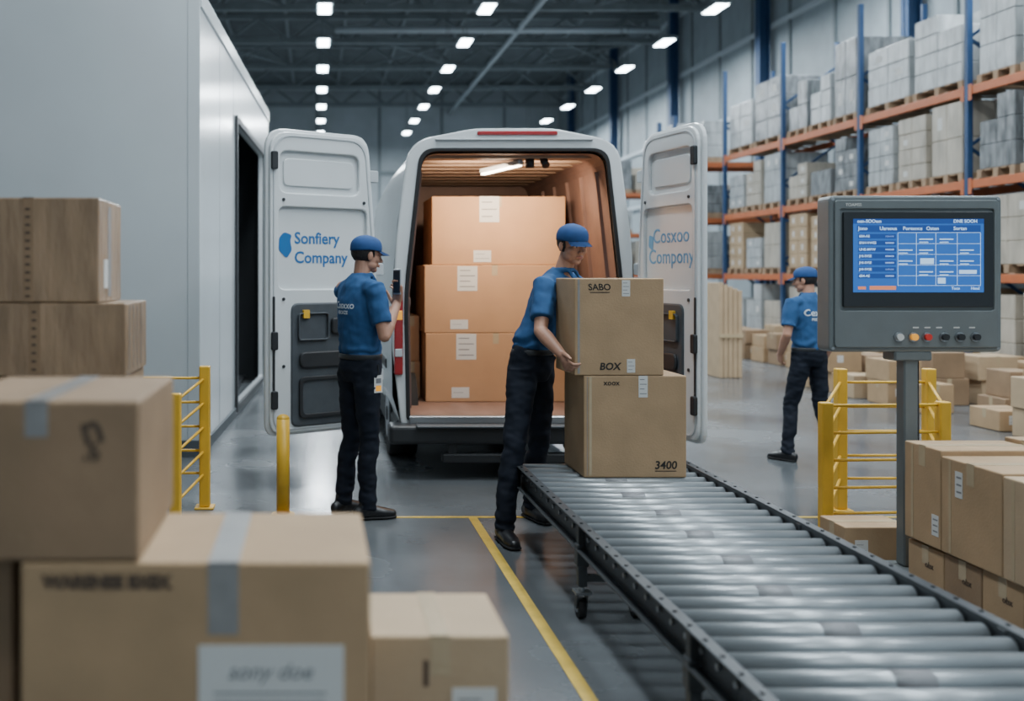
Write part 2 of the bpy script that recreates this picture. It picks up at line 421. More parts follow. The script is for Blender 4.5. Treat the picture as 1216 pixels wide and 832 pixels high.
for x in (.597,2.357):
    b.box(x,x+.066,7.355,7.42,.78,1.46,M_red,.012,2); b.box(x+.005,x+.06,7.35,7.37,.92,.98,M_vanw2,.004); b.box(x+.005,x+.06,7.35,7.37,1.2,1.27,M_btn_o,.004)
vobj(b,'tail_lamps')
b=MB()
for y in (8.35,11.9):
    for x in (.62,2.4):
        s=1 if x<1.5 else -1
        b.cyl((x,y,.35),(x+s*.23,y,.35),.35,M_rub,32); b.cyl((x-s*.005,y,.35),(x+s*.1,y,.35),.2,M_bolt,24); b.cyl((x-s*.012,y,.35),(x,y,.35),.06,M_black,12)
vobj(b,'wheels')
def door(name,p0,p1,hinge_right,word1,word2,lm,mark=True,texts=.118):
    p0=V(p0);p1=V(p1); W=(p1-p0).length; Hh=2.2; m=frame((p0.x,p0.y,.39),(p1-p0))
    def P(l): return l if hinge_right else [(W-a,c) for a,c in l][::-1]
    def PR(x0,x1,z0,z1,r=.04): return P(rect(x0,x1,z0,z1,r))
    b=MB()
    rad=[.10,.06,.3,.14,.16]
    outer=P(rpoly([(0,0),(W,0),(W,1.25),(W-.08,Hh),(0,Hh)],rad))
    b.plate(outer,[],-.045,-.01,M_vanw,.01,m)
    k=.022
    o2=P(rpoly([(k,k),(W-k,k),(W-k,1.25),(W-.08-k,Hh-k),(k,Hh-k)],rad))
    holes=[PR(.10,W-.18,1.74,2.04,.07),PR(.09,W-.11,1.05,1.64,.06),PR(.20,W-.07,.07,.94,.05)]
    b.plate(o2,holes,-.012,.018,M_vanw,.009,m)
    k2=.045
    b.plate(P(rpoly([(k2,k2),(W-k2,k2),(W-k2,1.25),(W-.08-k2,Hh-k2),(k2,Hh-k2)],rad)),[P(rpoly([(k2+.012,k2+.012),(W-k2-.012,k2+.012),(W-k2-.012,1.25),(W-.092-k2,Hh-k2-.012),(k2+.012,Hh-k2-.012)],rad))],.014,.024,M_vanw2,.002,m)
    b.plate(PR(.14,W-.22,1.79,1.99,.05),[],-.012,.002,M_vanw,.006,m)
    b.plate(PR(.19,W-.06,.06,.95,.06),[],-.01,.03,M_dgrey,.012,m)
    b.plate(PR(.25,W-.12,.12,.42,.05),[PR(.28,W-.15,.15,.39,.04)],.028,.045,M_black,.005,m)
    b.plate(PR(.25,W-.12,.48,.60,.05),[],.028,.05,M_black,.012,m)
    b.plate(PR(.24,.50,.68,.88,.03),[PR(.25,.49,.69,.87,.02)],.028,.05,M_dgrey,.004,m)
    b.plate(PR(.52,.66,.72,.84,.03),[],.028,.06,M_black,.01,m)
    b.plate(PR(.28,.33,.84,.90,.004),[],.03,.052,M_yel,.001,m)
    for z0 in (.62,.2,1.9):
        b.plate(PR(.025,.075,z0,z0+.13,.015),[],.015,.045,M_black,.006,m)
    b.plate(PR(.04,.058,.3,1.0,.006),[],.016,.026,M_black,.002,m)
    for z0 in (.35,1.15,1.85):
        dx=.0 if z0<1.3 else -.05
        b.plate(PR(W-.05+dx,W+.05+dx,z0,z0+.09,.015),[],-.03,.012,M_vanw2,.006,m)
    for (sx,sz) in ((.13,1.69),(W-.14,1.69),(.13,.5),(.13,.98),(W-.1,1.0)):
        xx=sx if hinge_right else W-sx
        b.cyl(m@V((xx,sz,.015)),m@V((xx,sz,.025)),.012,M_black,10)
    if mark:
        b.text(word1,texts,lm,m@Matrix.Translation((.235,1.415,-.0085)),bold=.0022,align='LEFT')
        b.text(word2,texts,lm,m@Matrix.Translation((.235,1.275,-.0085)),bold=.0022,align='LEFT')
        b.plate(rpoly([(.105,1.33),(.17,1.27),(.215,1.33),(.20,1.40),(.215,1.44),(.15,1.46),(.11,1.42)],.02),[],-.012,-.007,lm,0,m)
    else:
        b.text(word1,texts,lm,m@Matrix.Translation((W*.52,1.43,-.0085)),bold=.001)
        b.text(word2,texts,lm,m@Matrix.Translation((W*.52,1.28,-.0085)),bold=.001)
        b.plate(rpoly([(.14,1.36),(.2,1.33),(.21,1.43),(.15,1.45)],.02),[],-.012,-.007,lm,0,m)
    vobj(b,name)
door('rear_door_left',(-.35,6.85,0),(.47,7.36,0),True,'Sonfiery','Company',M_logo)
door('rear_door_right',(2.45,7.36,0),(2.60,6.52,0),False,'Cosxoo','Compony',M_logol,False,.15)
z0=.462
b=MB(); carton(b,.935,2.13,8.24,8.95,z0,1.045,M_card_warm,axis='y'); label_f(b,1.28,8.24,.93,.17,.22,4); label_f(b,1.23,8.24,.54,.15,.09,1); label_f(b,2.05,8.24,.95,.1,.14,3); b.obj('cargo_carton')
b=MB(); carton(b,.925,2.12,8.24,8.95,1.047,1.625,M_card_warm,axis='y'); label_f(b,1.29,8.24,1.51,.17,.21,4); label_f(b,1.22,8.24,1.12,.15,.08,1); b.obj('cargo_carton')
b=MB(); carton(b,.99,2.13,8.26,8.92,1.627,2.21,M_card_warm,axis='y'); label_f(b,1.48,8.26,2.1,.17,.22,3); label_f(b,1.42,8.26,1.7,.15,.10,2); b.obj('cargo_carton')
b=MB(); carton(b,.77,.915,8.5,9.3,z0,.78,M_card_warm,axis='y'); b.obj('cargo_carton')
b=MB(); carton(b,.775,.91,8.52,9.2,.782,1.18,M_card_warm,axis='y'); b.obj('cargo_carton')

# ================================================================ ROLLER CONVEYOR
b=MB(); X0,X1=1.21,2.17; Y0,Y1=.7,5.8; PT=.125; RZ=.379; RRD=.041
for x in (X0,X1):
    s=-1 if x==X0 else 1
    b.box(min(x,x+s*.006),max(x,x+s*.006),Y0,Y1,.31,.435,M_rail,.002)
    b.box(min(x,x+s*.045),max(x,x+s*.045),Y0,Y1,.429,.437,M_rail,.002)
    b.box(min(x,x+s*.045),max(x,x+s*.045),Y0,Y1,.31,.318,M_rail,.002)
    y=Y0+.06
    while y<Y1-.03:
        b.cyl((x+s*.006,y,RZ),(x+s*.016,y,RZ),.011,M_bolt,6,smooth=False)
        b.cyl((x+s*.025,y+.06,.437),(x+s*.025,y+.06,.442),.008,M_black,8)
        y+=PT
y=Y0+.06; i=0; rr=random.Random(2)
while y<Y1-.03:
    b.cyl((X0+.012,y,RZ),(X1-.012,y,RZ),RRD,M_roll,26); b.cyl((X0,y,RZ),(X1,y,RZ),.012,M_bolt,8)
    b.cyl((X0+.006,y,RZ),(X0+.03,y,RZ),RRD-.001,M_black,20); b.cyl((X1-.03,y,RZ),(X1-.006,y,RZ),RRD-.001,M_black,20)
    if i%3==1:
        xa=X0+.35+rr.random()*.1; b.cyl((xa,y,RZ),(xa+.12,y,RZ),RRD+.0003,M_markg,22)  # plain grey band around every third roller
    y+=PT; i+=1
for y in (5.76,4.35,3.06,1.6): b.box(X0,X1,y-.02,y+.02,.29,.33,M_rail)
def caster(x,y):
    b.box(x-.035,x+.035,y-.035,y+.035,.118,.128,M_bolt); b.cyl((x,y,.12),(x,y,.15),.014,M_bolt,10)
    for s in (-1,1): b.beam((x+s*.022,y,.125),(x+s*.022,y+.02,.05),.005,.04,M_rail)
    b.cyl((x-.016,y+.02,.045),(x+.016,y+.02,.045),.045,M_rub,24); b.cyl((x-.02,y+.02,.045),(x+.02,y+.02,.045),.02,M_bolt,12)
for y in (4.35,3.06,1.6):
    for x in (X0-.015,X1+.015):
        b.box(x-.02,x+.02,y-.02,y+.02,.15,.43,M_rail,.003); b.box(x-.027,x+.027,y-.027,y+.027,.24,.34,M_rail,.004); caster(x,y)
    b.box(X0,X1,y-.012,y+.012,.17,.2,M_rail)
b.box(1.43,1.46,4.34,4.38,.13,.33,M_rail,.003); caster(1.445,4.36)
b.obj('roller_conveyor')

b=MB(); z=.4205
carton(b,1.486,2.056,5.37,5.79,z,.985,M_card,axis='y',tapez=False,seam=False)
b.box(1.515,1.53,5.3685,5.37,z+.01,.98,M_tape); b.box(1.504,1.507,5.3686,5.37,z+.01,.98,M_tapeg)
b.text('3400',.062,M_ink,FR(1.94,5.3688,.488),bold=.0012,shear=.1); b.box(1.88,2.0,5.3684,5.37,.455,.459,M_ink)
b.text('xoox',.042,M_ink,FR(1.64,5.3688,.945),bold=.0006)
label_f(b,1.815,5.37,.925,.05,.12,4)
b.obj('cardboard_carton')
b=MB(); z=.9865
carton(b,1.435,1.93,5.37,5.79,z,1.525,M_card,axis='y',tapez=False,seam=False)
b.box(1.452,1.464,5.3685,5.37,z+.01,1.52,M_tapeg)
b.text('SABO',.05,M_ink,FR(1.575,5.3688,1.475),bold=.0008,shear=-.1); b.box(1.52,1.63,5.3684,5.37,1.445,1.449,M_ink)
b.text('BOX',.055,M_ink,FR(1.63,5.3688,1.035),bold=.0015,shear=.15)
label_f(b,1.72,5.37,1.47,.045,.09,4); label_f(b,1.748,5.37,1.04,.045,.075,3)
b.obj('cardboard_carton')

# ================================================================ FOREGROUND CARTONS LEFT
b=MB()
carton(b,-.58,.107,1.9,2.3,.66,.983,M_card,M_tapeg,tw=.06,drop=.14,toff=.055)
b.box(-.23,.055,1.898,1.9,.67,.822,M_label); b.text('sony doe',.045,M_markg,FR(-.09,1.8975,.77),shear=.3)
for i in range(3): b.box(-.2,.02,1.8975,1.9,.69+i*.018,.694+i*.018,M_markg)
b.text('WARENEE BXSX',.034,M_inkb,FR(-.41,1.8988,.945),bold=.0025)
b.obj('foreground_carton')
b=MB(); carton(b,-.60,.09,1.88,2.32,.32,.658,M_card2,M_tapeg); carton(b,-.59,.1,1.88,2.32,0.002,.318,M_card2,M_tapeg); b.obj('foreground_carton')
b=MB(); carton(b,-.75,-.347,1.9,2.36,.986,1.30,M_card2,M_tapeg,tw=.045,drop=.07)
b.text('n',.09,M_inkb,FR(-.44,1.8988,1.245,.3),bold=.002); b.text('.6',.05,M_inkb,FR(-.44,1.8988,1.20),bold=.001)
b.obj('foreground_carton')
b=MB(); carton(b,-1.3,-.62,1.98,2.5,.66,.98,M_card2,M_tapeg); carton(b,-1.3,-.62,1.98,2.5,.33,.658,M_card2); carton(b,-1.3,-.62,1.98,2.5,.002,.328,M_card2); b.obj('foreground_carton')
b=MB(); carton(b,.125,.44,2.2,2.5,.40,.727,M_cardl,M_tape,tw=.045); b.text('1',.08,M_inkb,FR(.25,2.1988,.64),bold=.002)
label_f(b,.36,2.2,.55,.1,.12,3); carton(b,.125,.45,2.18,2.52,.002,.398,M_card2); b.obj('foreground_carton')
b=MB()
carton(b,-1.22,-.74,3.3,3.68,1.452,1.81,M_film,M_card2,tw=.035,drop=.355)
for i in range(12): b.box(-.99,-.973,3.2975,3.3,1.47+i*.027,1.478+i*.027,M_inkb)
b.box(-.7415,-.739,3.45,3.5,1.47,1.79,M_tapeg); b.box(-.7405,-.738,3.38,3.44,1.5,1.6,M_label)
b.obj('wrapped_carton')
b=MB()
carton(b,-1.27,-.647,3.3,3.70,1.20,1.45,M_film,M_card2,tw=.04,drop=.24)
for i in range(8): b.box(-.968,-.952,3.2975,3.3,1.22+i*.028,1.228+i*.028,M_inkb)
for i in range(4): b.box(-.6475,-.645,3.36+i*.07,3.365+i*.07,1.22,1.44,M_tapeg)
b.obj('wrapped_carton')
b=MB()
for i,(a,c) in enumerate(((.15,.48),(.483,.84),(.843,1.197))): carton(b,-1.27,-.66,3.3,3.72,a,c,M_card2)
for i in range(5): b.box(-1.3+i*.145,-1.22+i*.145,3.27,3.75,.128,.148,M_wood)
for y in (3.28,3.48,3.68): b.box(-1.3,-.64,y,y+.06,.0,.128,M_wood)
b.obj('pallet_stack')

# ================================================================ RIGHT CARTON STACK
b=MB()
for (ya,yb,zt,mm) in ((4.58,4.855,.23,M_card),(4.32,4.575,.235,M_card2),(4.06,4.315,.24,M_card),(3.78,4.055,.24,M_card2)):
    for k in range(3):
        carton(b,2.97+k*.4,3.36+k*.4,ya,yb,.002,zt-.002,mm,axis='x')
    b.text('obx',.04,M_inkb,FL(2.9688,(ya+yb)/2-.03,zt*.6),bold=.0008)
b.obj('carton_row')
b=MB()
for (ya,yb,zt,mm) in ((4.58,4.86,.715,M_card),(4.17,4.575,.69,M_card),(3.74,4.165,.68,M_cardl)):
    carton(b,2.955,3.45,ya,yb,.24,zt,mm,axis='x',drop=.1)
    carton(b,3.455,3.95,ya,yb,.24,zt+.02,mm,axis='x',drop=.1)
    b.box(2.9535,2.956,yb-.07,yb-.055,.25,zt-.01,M_tape)
label_l(b,2.955,4.45,.58,.05,.12); label_l(b,2.955,4.62,.35,.05,.1)
b.obj('carton_stack')
b=MB(); carton(b,2.84,3.2,5.2,5.46,.002,.19,M_card,axis='x'); label_f(b,2.93,5.2,.08,.07,.08,2)
b.obj('flat_carton')

# ================================================================ CONTROL TERMINAL
t=MB(); y=5.0
t.plate(rect(2.652,3.543,1.146,1.954,.03),[],-.13,0,M_house,.012,frame((0,y,0),(1,0,0)))
t.plate(rect(2.675,3.52,1.17,1.93,.02),[rect(2.70,3.495,1.36,1.885,.015)],0,.012,M_house,.004,frame((0,y,0),(1,0,0)))
t.plate(rect(2.717,3.49,1.378,1.87,.012),[],.0,.016,M_housed,.004,frame((0,y,0),(1,0,0)))
ys=y-.0165
t.box(2.765,3.437,ys-.001,ys,1.455,1.833,M_scr)
def sb(x0,x1,z0,z1,m): t.box(x0,x1,ys-.0018,ys,z0,z1,m)
def st(s,x,z,size,m=M_scrl,al='LEFT'): t.text(s,size,m,FR(x,ys-.0022,z),align=al,bold=.0004,depth=.0004)
sb(2.765,3.437,1.808,1.833,M_scrd); st('oen-SOOem',2.785,1.82,.024); st('DNE SOOH',3.28,1.82,.024)
sb(2.785,3.42,1.765,1.8,M_scrd)
for s,x in (('Jono',2.79),('Uareous',2.90),('Porexnce',3.02),('Osten',3.14),('Sortan',3.28)): st(s,x,1.783,.026)
for i in range(7):
    z=1.745-i*.034
    sb(2.79,2.985,z-.014,z+.010,M_scrd)
    st(random.choice(['JHI-SVSE','SNH-VWES','6B4-AE','UHE-MVW']),2.795,z-.002,.018); sb(2.93,2.975,z-.006,z+.002,M_scrl)
for xx in (2.995,3.09,3.19,3.30,3.42): sb(xx-.001,xx+.001,1.49,1.76,M_scrl)
for zz in (1.762,1.705,1.65,1.595,1.54,1.49): sb(2.995,3.42,zz-.001,zz+.001,M_scrl)
for i in range(4):
    for j in range(4):
        if (i+j)%3: sb(3.0+j*.105,3.0+j*.105+.07,1.725-i*.056,1.731-i*.056,M_scrl); sb(3.0+j*.105,3.0+j*.105+.045,1.71-i*.056,1.715-i*.056,M_scrl)
sb(3.11,3.18,1.60,1.63,M_scrl); sb(2.79,2.83,1.47,1.485,M_scrr); sb(2.85,2.985,1.468,1.488,M_scrr); sb(3.20,3.24,1.50,1.53,M_scrl); sb(3.31,3.40,1.55,1.57,M_scrl); st('Toco',3.27,1.475,.02); st('Hend',3.37,1.475,.02)
for px,mm in ((3.0,M_label),(3.075,M_btn_o),(3.145,M_btn_r),(3.235,M_black),(3.315,M_black),(3.395,M_black)):
    t.cyl((px,y-.012,1.225),(px,y-.02,1.225),.024,M_bolt,20); t.cyl((px,y-.02,1.225),(px,y-.036,1.225),.017,mm,20)
for px in (3.09,3.15,3.21,3.3,3.38): t.box(px-.015,px+.015,y-.0135,y-.012,1.27,1.277,M_label)
t.text('TOAMSS',.022,M_label,FR(2.77,y-.0125,1.905),bold=.0003)
for sx in (2.67,3.525):
    for sz in (1.165,1.935): t.cyl((sx,y-.002,sz),(sx,y+.002,sz),.008,M_bolt,8)
t.box(3.05,3.125,y+.02,y+.095,.03,1.15,M_house,.008); t.box(2.99,3.185,y+.0,y+.115,1.10,1.15,M_house,.008)
t.box(2.99,3.18,y-.04,y+.15,0,.03,M_house,.006)
t.cyl((3.14,y+.06,1.12),(3.14,y+.05,.1),.01,M_rub,8)
t.obj('control_terminal')

# ================================================================ SAFETY BARRIERS
def post(mb,x,y,h,w=.07):
    mb.box(x-w/2,x+w/2,y-w/2,y+w/2,.012,h,M_yel,.008,2); mb.box(x-w*.9,x+w*.9,y-w*.9,y+w*.9,0,.012,M_yel,.003)
b=MB()
for p in ((2.98,5.66,.80),(3.69,5.70,.80),(3.44,6.35,.93),(4.02,6.35,.93)): post(b,p[0],p[1],p[2],.065)
for z in (.78,.62,.46,.30,.15):
    b.cyl((2.98,5.66,z),(3.69,5.7,z),.009,M_yel,10); b.cyl((3.44,6.35,z+.06),(4.02,6.35,z+.06),.009,M_yel,10)
    b.cyl((2.98,5.66,z),(3.44,6.35,z+.06),.009,M_yel,10); b.cyl((3.69,5.7,z),(4.02,6.35,z+.06),.009,M_yel,10)
b.obj('safety_barrier')
b=MB()
for p in ((-.87,6.0,.81),(-.735,6.42,.94),(-1.7,6.0,.81),(-1.56,6.42,.94)): post(b,p[0],p[1],p[2],.07)
for z in (.76,.6,.44,.28,.13):
    b.cyl((-.87,6.0,z),(-.735,6.42,z+.1),.009,M_yel,10); b.cyl((-1.7,6.0,z),(-.87,6.0,z),.009,M_yel,10); b.cyl((-1.56,6.42,z+.1),(-.735,6.42,z+.1),.009,M_yel,10)
b.obj('safety_barrier')
b=MB(); b.cyl((-.21,6.22,0),(-.21,6.22,.62),.042,M_yel,24); b.ell((-.21,6.22,.62),(.042,.042,.03),M_yel); b.cyl((-.21,6.22,0),(-.21,6.22,.012),.075,M_yel,24)
b.obj('bollard')

# ================================================================ PALLET RACKS
levels=[.21,1.55,2.84,4.13]
WR=(M_wrap,M_wrap2,M_wrap3)
def pallet(mb,c,wx,wy):
    x,y,z=c
    for k in range(5):
        yy=y-wy/2+k*(wy-.12)/4; mb.box(x-wx/2,x+wx/2,yy,yy+.12,z+.09,z+.11,M_wood)
    for k in range(3):
        yy=y-wy/2+k*(wy-.09)/2; mb.box(x-wx/2,x+wx/2,yy,yy+.09,z,z+.09,M_wood)
def load(mb,c,wx,wy,h,m,nx=2,ny=2,nz=3):
    x,y,z=c; rj=random.Random(int(x*97+y*131+z*17))
    dx,dy,dz=wx/nx,wy/ny,h/nz; wr=m in WR
    for i in range(nx):
        for j in range(ny):
            for k in range(nz):
                if wr and k==nz-1 and rj.random()<.12: continue
                o=rj.uniform(-.006,.006); xx=x-wx/2+i*dx+o; yy=y-wy/2+j*dy+o; zz=z+.11+k*dz; g=.002 if wr else .004
                mb.box(xx+g,xx+dx-g,yy+g,yy+dy-g,zz,zz+dz-g,m,.012 if wr else .008)
                if not wr and i==0: mb.box(xx+.002,xx+.006,yy+dy*.4,yy+dy*.6,zz+dz*.3,zz+dz*.7,M_label)
                if wr and i==0 and rj.random()<.25: mb.box(xx+.0,xx+.004,yy+dy*.3,yy+dy*.6,zz+dz*.3,zz+dz*.65,M_label)
def rack(ys,xf,xb,H=6.0):
    b=MB()
    for y in ys:
        for x in (xf,xb): b.box(x-.04,x+.04,y-.035,y+.035,0,H,M_blue,.006); b.box(x-.07,x+.07,y-.07,y+.07,0,.012,M_blue)
        z=.3; s=1
        while z<H-.8:
            b.beam((xf if s>0 else xb,y,z),(xb if s>0 else xf,y,z+.75),.03,.04,M_blue); z+=.75; s=-s
    for y0,y1 in zip(ys,ys[1:]):
        for z in levels:
            for x in (xf,xb): b.box(x-.03,x+.03,y0+.035,y1-.035,z-.12,z-.005,M_or,.006)
            n=8
            for k in range(n):
                yy=y0+.1+k*(y1-y0-.3)/(n-1); b.box(xf,xb,yy,yy+.1,z-.005,z+.012,M_wood)
            for yy in (y0+.08,y1-.08): b.box(xf-.039,xf-.035,yy-.035,yy+.035,z-.2,z+.02,M_or)
    return b.obj('pallet_rack')
ys=[8.05,10.7,13.35,16.0,18.65,21.3]
rk=rack(ys,9.0,10.05)
b=MB()
picks={3:[M_wrap,M_wrap,M_wrap3,M_wrap],2:[M_wrap,M_wrap2,M_wrap3,M_wrap2,M_wrap],1:[M_wrap2,M_wrap,M_cardl,M_wrap2],0:[M_wrap2,M_wrap,M_cardl,M_wrap2]}
for bi,(y0,y1) in enumerate(zip(ys,ys[1:])):
    for li,z in enumerate(levels):
        r=random.Random(bi*7+li*13+3); n=3 if r.random()<.7 else 2
        wd=(y1-y0-.2)/n
        for k in range(n):
            yc=y0+.1+wd*(k+.5); m=r.choice(picks[li])
            wy=wd-.1; hh=r.uniform(.86,1.02) if li<3 else r.uniform(.85,1.3)
            if r.random()<.2: hh*=.7
            pallet(b,(9.5,yc,z+.012),.98,wy); load(b,(9.5,yc,z+.012),.95,wy-.05,hh,m,2,2,r.choice([2,3,3,4]))
b.obj('pallet_loads',rk)
def rackx(xs,yf,yb,H=5.2):
    b=MB()
    for x in xs:
        for y in (yf,yb): b.box(x-.045,x+.045,y-.05,y+.05,0,H,M_blue,.006)
        z=.3; s=1
        while z<H-.8: b.beam((x,yf if s>0 else yb,z),(x,yb if s>0 else yf,z+.75),.03,.04,M_blue); z+=.75; s=-s
    for x0,x1 in zip(xs,xs[1:]):
        for z in levels:
            for y in (yf,yb): b.box(x0+.045,x1-.045,y-.03,y+.03,z-.12,z-.005,M_or,.006)
            b.box(x0,x1,yf,yb,z-.005,z+.01,M_wood)
    rk=b.obj('pallet_rack')
    b=MB(); 
    for x0,x1 in zip(xs,xs[1:]):
        for li,z in enumerate(levels[:4]):
            for k in range(2):
                xc=x0+.1+(x1-x0-.2)*(k+.5)/2; r=random.Random(int(xc*31+z*7+yf))
                if r.random()<.12: continue
                w=(x1-x0-.2)/2-.1
                pallet(b,(xc,yf+.5,z+.012),w,.95); load(b,(xc,yf+.5,z+.012),w-.03,.9,r.uniform(.6,1),r.choice([M_wrap,M_wrap2,M_wrap3]),2,2,3)
    b.obj('pallet_loads',rk)
rackx([8.3,10.9],22.4,23.4)
rackx([9.3,11.1],31,32,4.6)

b=MB(); r=random.Random(5)
def pile(x,y,n,m):
    z=.002
    for k in range(n):
        w=r.uniform(.32,.5);d=r.uniform(.35,.5);h=r.uniform(.2,.32)
        carton(b,x-w/2,x+w/2,y-d/2,y+d/2,z,z+h,m,axis='x' if r.random()<.5 else 'y',bev=.008); 
        if r.random()<.6: label_f(b,x-w*.15,y-d/2,z+h*.55,.08,.09,2)
        z+=h+.002
for i in range(19):
    y=9.1+i*.62
    for k in range(4):
        x=8.55-k*.55
        if k>=2 and (y>13.5 or r.random()<.25): continue
        pile(x,y,r.choice([1,2,2]) if k<3 else r.choice([1,2]),r.choice([M_card,M_cardl,M_card2,M_card]))
b.obj('floor_carton_piles')
b=MB()
for k in range(5): b.box(6.0+k*.07,6.062+k*.07,14.4,14.9,.002,1.42-.03*k,M_cardl,.006)
b.box(6.0,6.35,14.38,14.4,.6,.66,M_tape); b.obj('flat_board_stack')

# ================================================================ PEOPLE
def hand_parts(Wp,d,n,t,curl=(.5,.6,.5),sc=1,thumb=(.55,.6,.25)):
    d=V(d).normalized(); n=V(n); n=(n-d*n.dot(d)).normalized(); t=V(t); t=(t-d*t.dot(d)-n*t.dot(n)).normalized()
    P=[]
    P.append(tube_bm([Wp-d*.02*sc,Wp+d*.02*sc,Wp+d*.055*sc,Wp+d*.088*sc],[(.026*sc,.019*sc),(.034*sc,.018*sc),(.041*sc,.016*sc),(.040*sc,.012*sc)],side=t,seg=16))
    for off,ln,c in ((.030,.072,.92),(.010,.080,1),(-.010,.075,1.03),(-.029,.060,1.1)):
        p=Wp+d*(.082 if off>-.02 else .074)*sc+t*off*sc; ang=0; pts=[p-d*.012*sc,p.copy()]; 
        for fr_,cc in zip((.45,.30,.25),curl):
            ang+=cc*c; dd=d*math.cos(ang)+n*math.sin(ang); p=p+dd*ln*fr_*sc; pts.append(p.copy())
        P.append(tube_bm(pts,[.0095*sc,.0092*sc,.0086*sc,.0078*sc,.0068*sc],seg=10))
    b0=Wp+d*.02*sc+t*.026*sc; td=(d*thumb[0]+t*thumb[1]+n*thumb[2]).normalized()
    b1=b0+td*.042*sc; td2=(td+d*.5+n*.15).normalized(); b2=b1+td2*.032*sc; b3=b2+td2*.02*sc
    P.append(tube_bm([b0,b1,b2,b3],[.015*sc,.0115*sc,.010*sc,.0075*sc],seg=10))
    return P
def figure(name,J,F,hands,headf,sc=1,backtext=None,feet=None,extra=None):
    F=V(F).normalized(); R=F.cross(V((0,0,1))).normalized(); J={k:V(v) for k,v in J.items()}
    mb=MB(); S=(J['shR']+J['shL'])/2; Rs=(J['shR']-J['shL']); Rs.z*=.5; Rs.normalize()
    P,Wa,Ch,N,Hd=J['pelvis'],J['waist'],J['chest'],J['neck'],J['head']
    hf=V(headf).normalized(); hu=(V((0,0,1))-hf*hf.z).normalized(); hr=hf.cross(hu)
    HM=Matrix(((hr.x,hf.x,hu.x,Hd.x),(hr.y,hf.y,hu.y,Hd.y),(hr.z,hf.z,hu.z,Hd.z),(0,0,0,1)))@Matrix.Scale(sc,4)
    sk=[]
    def hp(bm): bm.transform(HM); sk.append(bm)
    hp(ell_bm((0,-.012,.032),(.074,.093,.084))); hp(ell_bm((0,.022,-.03),(.058,.064,.082)))
    hp(ell_bm((0,.058,-.092),(.025,.022,.020)))
    for s in (-1,1):
        hp(ell_bm((s*.036,.018,-.066),(.024,.040,.028))); hp(ell_bm((s*.034,.054,-.028),(.024,.022,.024)))
        hp(ell_bm((s*.075,-.008,-.012),(.009,.018,.031))); hp(ell_bm((s*.011,.094,-.036),(.009,.010,.008)))
        hp(ell_bm((s*.031,.072,.003),(.016,.013,.010)))
    hp(tube_bm([(0,.080,.006),(0,.093,-.014),(0,.105,-.033)],[.008,.0095,.0115]))
    hp(tube_bm([(-.045,.066,.022),(-.02,.082,.020),(0,.085,.016),(.02,.082,.020),(.045,.066,.022)],[.007,.008,.008,.008,.007]))
    hp(tube_bm([(-.018,.079,-.064),(0,.087,-.063),(.018,.079,-.064)],[.007,.009,.007]))
    sk.append(tube_bm([N-V((0,0,.06))*sc,N,Hd+HM.to_3x3()@V((0,-.025,-.05))],[.058*sc,.054*sc,.05*sc]))
    for s in ('R','L'):
        a,e,w=J['sh'+s],J['el'+s],J['wr'+s]
        m1=a.lerp(e,.5); f1=e.lerp(w,.28)
        sk.append(tube_bm([a,m1,e],[.050*sc,.045*sc,.038*sc])); sk.append(tube_bm([e,f1,e.lerp(w,.7),w],[.039*sc,.042*sc,.033*sc,.026*sc]))
        h=hands[s]; sk+=hand_parts(w,h['d'],h['n'],h['t'],h.get('curl',(.4,.5,.4)),sc,h.get('thumb',(.55,.6,.25)))
    mb.add(remesh(sk,.0036*sc,2),M_skin,smooth=True)
    def hadd(bm,m): mb.add(bm,m,HM,True)
    for s in (-1,1):
        hadd(ell_bm((s*.031,.0755,.001),(.0125,.0115,.0075)),M_eyew); hadd(ell_bm((s*.031,.0845,.0),(.0058,.004,.0062)),M_eyed)
        hadd(tube_bm([(s*.017,.082,.0065),(s*.031,.0885,.009),(s*.044,.078,.006)],[.0028,.0034,.0028],seg=8),M_skin)
        hadd(tube_bm([(s*.014,.0905,.024),(s*.03,.087,.029),(s*.048,.070,.024)],[.0028,.0038,.002],seg=8),M_hair)
    hadd(tube_bm([(-.021,.0815,-.0615),(-.007,.092,-.0585),(0,.0925,-.0605),(.007,.092,-.0585),(.021,.0815,-.0615)],[.002,.0045,.004,.0045,.002],seg=8),M_lip)
    hadd(tube_bm([(-.018,.082,-.066),(0,.0925,-.069),(.018,.082,-.066)],[.002,.0055,.002],seg=8),M_lip)
    hb=ell_bm((0,-.020,.020),(.0795,.092,.088),4)
    for v in hb.verts:
        if v.co.y>.012 and v.co.z<.05:
            v.co.x*=.82; v.co.z=v.co.z*.8+.012
        if v.co.z<-.048: v.co.z=-.048+(v.co.z+.048)*.2; v.co*=.97
    wrinkle(hb,.002,90); hadd(hb,M_hair)
    for s in (-1,1): hadd(tube_bm([(s*.069,.014,.03),(s*.069,.020,.0),(s*.065,.022,-.016)],[.008,.006,.003],seg=8),M_hair)
    # cap: crown with a straight sweatband that sits lower at the back, then the peak
    cb=bmesh.new(); bmesh.ops.create_uvsphere(cb,u_segments=36,v_segments=24,radius=1)
    bmesh.ops.delete(cb,geom=[v for v in cb.verts if v.co.z<-.30],context='VERTS')
    for v in cb.verts:
        x_,y_,z_=v.co
        if z_<0:
            q=math.hypot(x_,y_); x_/=q; y_/=q; k=.985
            v.co=V((x_*.0845*k,-.012+y_*.103*k,.040+z_*(.055+.055*max(0,-y_))))
        else:
            v.co=V((x_*.0845,-.012+y_*.103,.040+(z_**.9)*.080+.008*max(0,y_)*z_*4*(1-z_)))
    bmesh.ops.solidify(cb,geom=cb.faces[:],thickness=-.003); hadd(cb,M_cap)
    hadd(ell_bm((0,-.012,.121),(.008,.008,.004)),M_cap)
    br=bmesh.new(); g=[]
